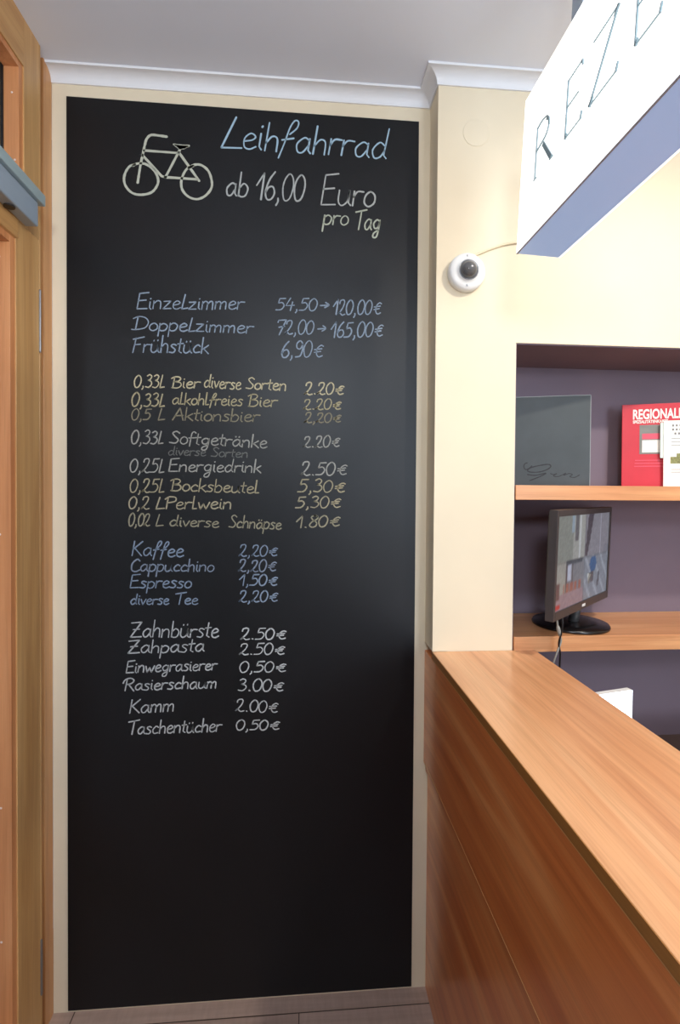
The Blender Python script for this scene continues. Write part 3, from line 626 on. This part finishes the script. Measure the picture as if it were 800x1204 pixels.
# ------------------------------------------------------------------ lit REZEPTION sign over the counter
S0 = Vector((0.4304, 0.97, H+0.4798)); LEN = 1.12
sg = thing('reception_sign', (0.4775, 0.45, H+0.475), 'white lit reception sign box hanging over the counter', 'sign')
tl = math.atan2(0.0494, 0.9988)
upv = Vector((sin(tl), 0, cos(tl))); inn = Vector((cos(tl), 0, -sin(tl)))
def SP(u, v, d): return S0+Vector((0, -u, 0))+upv*v+inn*d     # along the face, up the face, into the box
def slab(bm, u0, u1, v0, v1, d0, d1):
    vs = [bm.verts.new(SP(u, v, d)) for u in (u0, u1) for v in (v0, v1) for d in (d0, d1)]
    for q in ((0, 1, 3, 2), (4, 6, 7, 5), (0, 4, 5, 1), (2, 3, 7, 6), (0, 2, 6, 4), (1, 5, 7, 3)): bm.faces.new([vs[i] for i in q])
TH, HS = 0.0930, 0.306
bm = bmesh.new(); slab(bm, 0, LEN, 0.0, 0.003, 0.0035, TH-0.0035); mesh('bottom_panel', bm, M['signframe'], sg)['label'] = 'grey-blue underside'
bm = bmesh.new(); slab(bm, 0, LEN, HS-0.003, HS, 0.0035, TH-0.0035); mesh('top_panel', bm, M['signframe'], sg)
for u in (0, LEN-0.003):
    bm = bmesh.new(); slab(bm, u, u+0.003, 0.003, HS-0.003, 0.0035, TH-0.0035); mesh('end_panel', bm, M['signframe'], sg)
bm = bmesh.new(); slab(bm, 0, LEN, 0, HS, 0, 0.0035); face = mesh('face_panel', bm, M['signface'], sg)
bm = bmesh.new(); slab(bm, 0, LEN, 0, HS, TH-0.0035, TH); mesh('face_panel', bm, M['signface'], sg)
bm = bmesh.new(); slab(bm, 0, LEN, -0.0014, 0.0, 0, 0.003); mesh('edge_profile', bm, M['signedge'], sg)
CAP, V0 = 0.0975, 0.1070
def letter(strokes, u0, serif):
    bm = bmesh.new()
    for pts, w0, w1 in strokes:
        P = smooth_line([Vector(p) for p in pts], 8) if len(pts) > 2 else [Vector(pts[0])+(Vector(pts[1])-Vector(pts[0]))*k/8 for k in range(9)]
        n = len(P); L = None
        for i, p in enumerate(P):
            t = (P[min(i+1, n-1)]-P[max(i-1, 0)]).normalized(); nn = Vector((-t.y, t.x)); f = i/(n-1)
            ww = (w0+(w1-w0)*f)*0.5
            ring = []
            for s_, dd in ((1, 0.0), (-1, 0.0), (-1, -0.0025), (1, -0.0025)):
                q_ = p+nn*ww*s_; ring.append(bm.verts.new(SP(u0+q_.x*CAP, V0+q_.y*CAP, dd)))
            if L:
                for k in range(4): bm.faces.new((L[k], L[(k+1) % 4], ring[(k+1) % 4], ring[k]))
            else: bm.faces.new(ring)
            L = ring
        bm.faces.new(L)
    mesh('letter', bm, M['letter'], face)
hw, st = 0.005, 0.020  # strokes thinned where the sign's glare eats into them
LET = {
'R': [([(0, 0), (0, 1)], st, st), ([(0, 0.98), (0.18, 1.0), (0.40, 0.93), (0.46, 0.76), (0.36, 0.60), (0, 0.53)], 0.02, 0.02), ([(0.36, 0.90), (0.44, 0.86), (0.47, 0.72)], 0.05, 0.03), ([(0.28, 0.50), (0.62, 0.02)], 0.075, 0.085), ([(-0.06, 0), (0.08, 0)], hw, hw), ([(0.56, 0.0), (0.70, 0.0)], hw, hw)],
'E': [([(0, 0), (0, 1)], st, st), ([(0, 0.99), (0.42, 0.99)], hw, hw), ([(0, 0.53), (0.36, 0.53)], hw, hw), ([(0, 0.01), (0.46, 0.01)], hw, hw), ([(0, 0.0), (0.05, 0.07)], 0.06, 0.01), ([(0.46, 0.0), (0.49, 0.12)], 0.03, 0.02), ([(0.42, 1.0), (0.44, 0.90)], 0.03, 0.02)],
'Z': [([(0.0, 0.01), (0.66, 0.01)], hw, hw), ([(0.02, 0.99), (0.64, 0.99)], hw, hw), ([(0.0, 0.0), (0.64, 1.0)], 0.025, 0.025), ([(0, 0.0), (0.10, 0.10)], 0.07, 0.01), ([(0.64, 1.0), (0.54, 0.9)], 0.06, 0.01), ([(0.66, 0.0), (0.70, 0.12)], 0.03, 0.02)],
'P': [([(0, 0), (0, 1)], st, st), ([(0, 0.98), (0.2, 1.0), (0.44, 0.9), (0.46, 0.68), (0.3, 0.5), (0, 0.48)], 0.02, 0.02), ([(-0.06, 0), (0.08, 0)], hw, hw)],
'T': [([(0.3, 0), (0.3, 1)], st, st), ([(0, 0.99), (0.6, 0.99)], hw, hw)], 'I': [([(0, 0), (0, 1)], st, st), ([(-0.06, 0), (0.08, 0)], hw, hw), ([(-0.06, 1), (0.08, 1)], hw, hw)],
'O': [([(0.45, 1), (0.14, 0.85), (0, 0.5), (0.14, 0.15), (0.45, 0), (0.76, 0.15), (0.9, 0.5), (0.76, 0.85), (0.45, 1)], 0.03, 0.03)],
'N': [([(0, 0), (0, 1)], 0.025, 0.025), ([(0, 1), (0.66, 0)], 0.07, 0.07), ([(0.66, 0), (0.66, 1)], 0.025, 0.025)]}
for ch, u in zip('REZEPTION', (0.067, 0.174, 0.2425, 0.347, 0.445, 0.535, 0.650, 0.715, 0.860)): letter(LET[ch], u, 0)
for u in (0.076, 0.78):
    bm = bmesh.new(); slab(bm, u, u+0.037, HS, (ZT-0.0005-S0.z)/cos(tl)-0.005, TH*0.5, TH*0.5+0.006); tag(mesh('hanger', bm, M['closer'], sg), 'grey-blue flat hanger')

# ------------------------------------------------------------------ dome camera, its cable, and the blank cover on the column
cc = Vector((0.4215, YC, H+0.5625))
dc = thing('dome_camera', cc, 'white security dome camera on the cream column', 'camera')
bm = bmesh.new(); add_lathe(bm, [(0, 0.0003), (0.0475, 0.0003), (0.0485, 0.003), (0.0485, 0.014), (0.047, 0.019), (0.043, 0.0225), (0.036, 0.0245), (0.0275, 0.0265), (0.0262, 0.0285), (0.0245, 0.0285), (0.0245, 0.0235), (0, 0.0235)], cc, 'Y', 64)
mesh('housing', bm, M['white_pl'], dc, smooth=True)
bm = bmesh.new(); add_lathe(bm, [(0.0225*cos(a), 0.0240+0.0235*sin(a)) for a in [i*pi/2/10 for i in range(11)]], cc, 'Y', 48); mesh('dome', bm, M['dome'], dc, smooth=True)
bm = bmesh.new(); add_lathe(bm, [(0, 0.024), (0.0135, 0.024), (0.0150, 0.030), (0.0120, 0.0365), (0.0085, 0.0380), (0.0080, 0.0365), (0, 0.0365)], cc+Vector((0.001, 0, 0.001)), 'Y', 32); mesh('lens_module', bm, M['black'], dc, smooth=True)
bm = bmesh.new(); add_lathe(bm, [(0.0245, 0.0282), (0.0262, 0.0288), (0.0262, 0.0298), (0.0240, 0.0300), (0.0228, 0.0285)], cc, 'Y', 48); mesh('ring', bm, M['steel'], dc, smooth=True)
for dz in (0.0375, -0.0375):
    bm = bmesh.new(); add_lathe(bm, [(0.0030, 0.0228), (0.0028, 0.0252), (0.0, 0.0256)], cc+Vector((-0.002, 0, dz)), 'Y', 14); mesh('screw', bm, M['steel'], dc)
cable('camera_cable', 'thin beige cable curving from the dome camera to behind the sign', [(0.4415, YC-0.0035, H+0.609), (0.4728, YC-0.0035, H+0.6238), (0.5185, YC-0.0035, H+0.6414), (0.5576, YC-0.0035, H+0.6498), (0.61, YC-0.0035, H+0.655), (0.68, YC-0.0035, H+0.656)], 0.003, M['beige_cable'])
bm = bmesh.new(); add_lathe(bm, [(0, 0.0002), (0.0350, 0.0002), (0.0350, 0.0008), (0.0340, 0.0013), (0, 0.0013)], (0.4462, YC, H+0.930), 'Y', 48)
tag(mesh('cover_plate', bm, M['cream'], None, origin=(0.4462, YC, H+0.930), smooth=False), 'round painted-over blank cover high on the cream column', 'cover')

# ------------------------------------------------------------------ door closer
dcl = thing('door_closer', (-0.628, 1.0, H+0.598), 'grey-blue door closer box on the wooden door at left', 'door closer')
box('cover_rail', (XF+0.0045, 0.74, H+0.653), (-0.603, 1.2045, H+0.678), M['closer2'], dcl, 0.002)
box('body', (XF+0.0045, 0.80, H+0.598), (-0.612, 1.190, H+0.653), M['closer'], dcl, 0.003)
bm = bmesh.new(); add_lathe(bm, [(0, -0.0002), (0.011, -0.0002), (0.011, -0.003), (0, -0.003)], (-0.628, 1.105, H+0.598), 'Z', 24); mesh('hole_disc', bm, M['black'], dcl)  # black disc stands for the dark hole in the underside
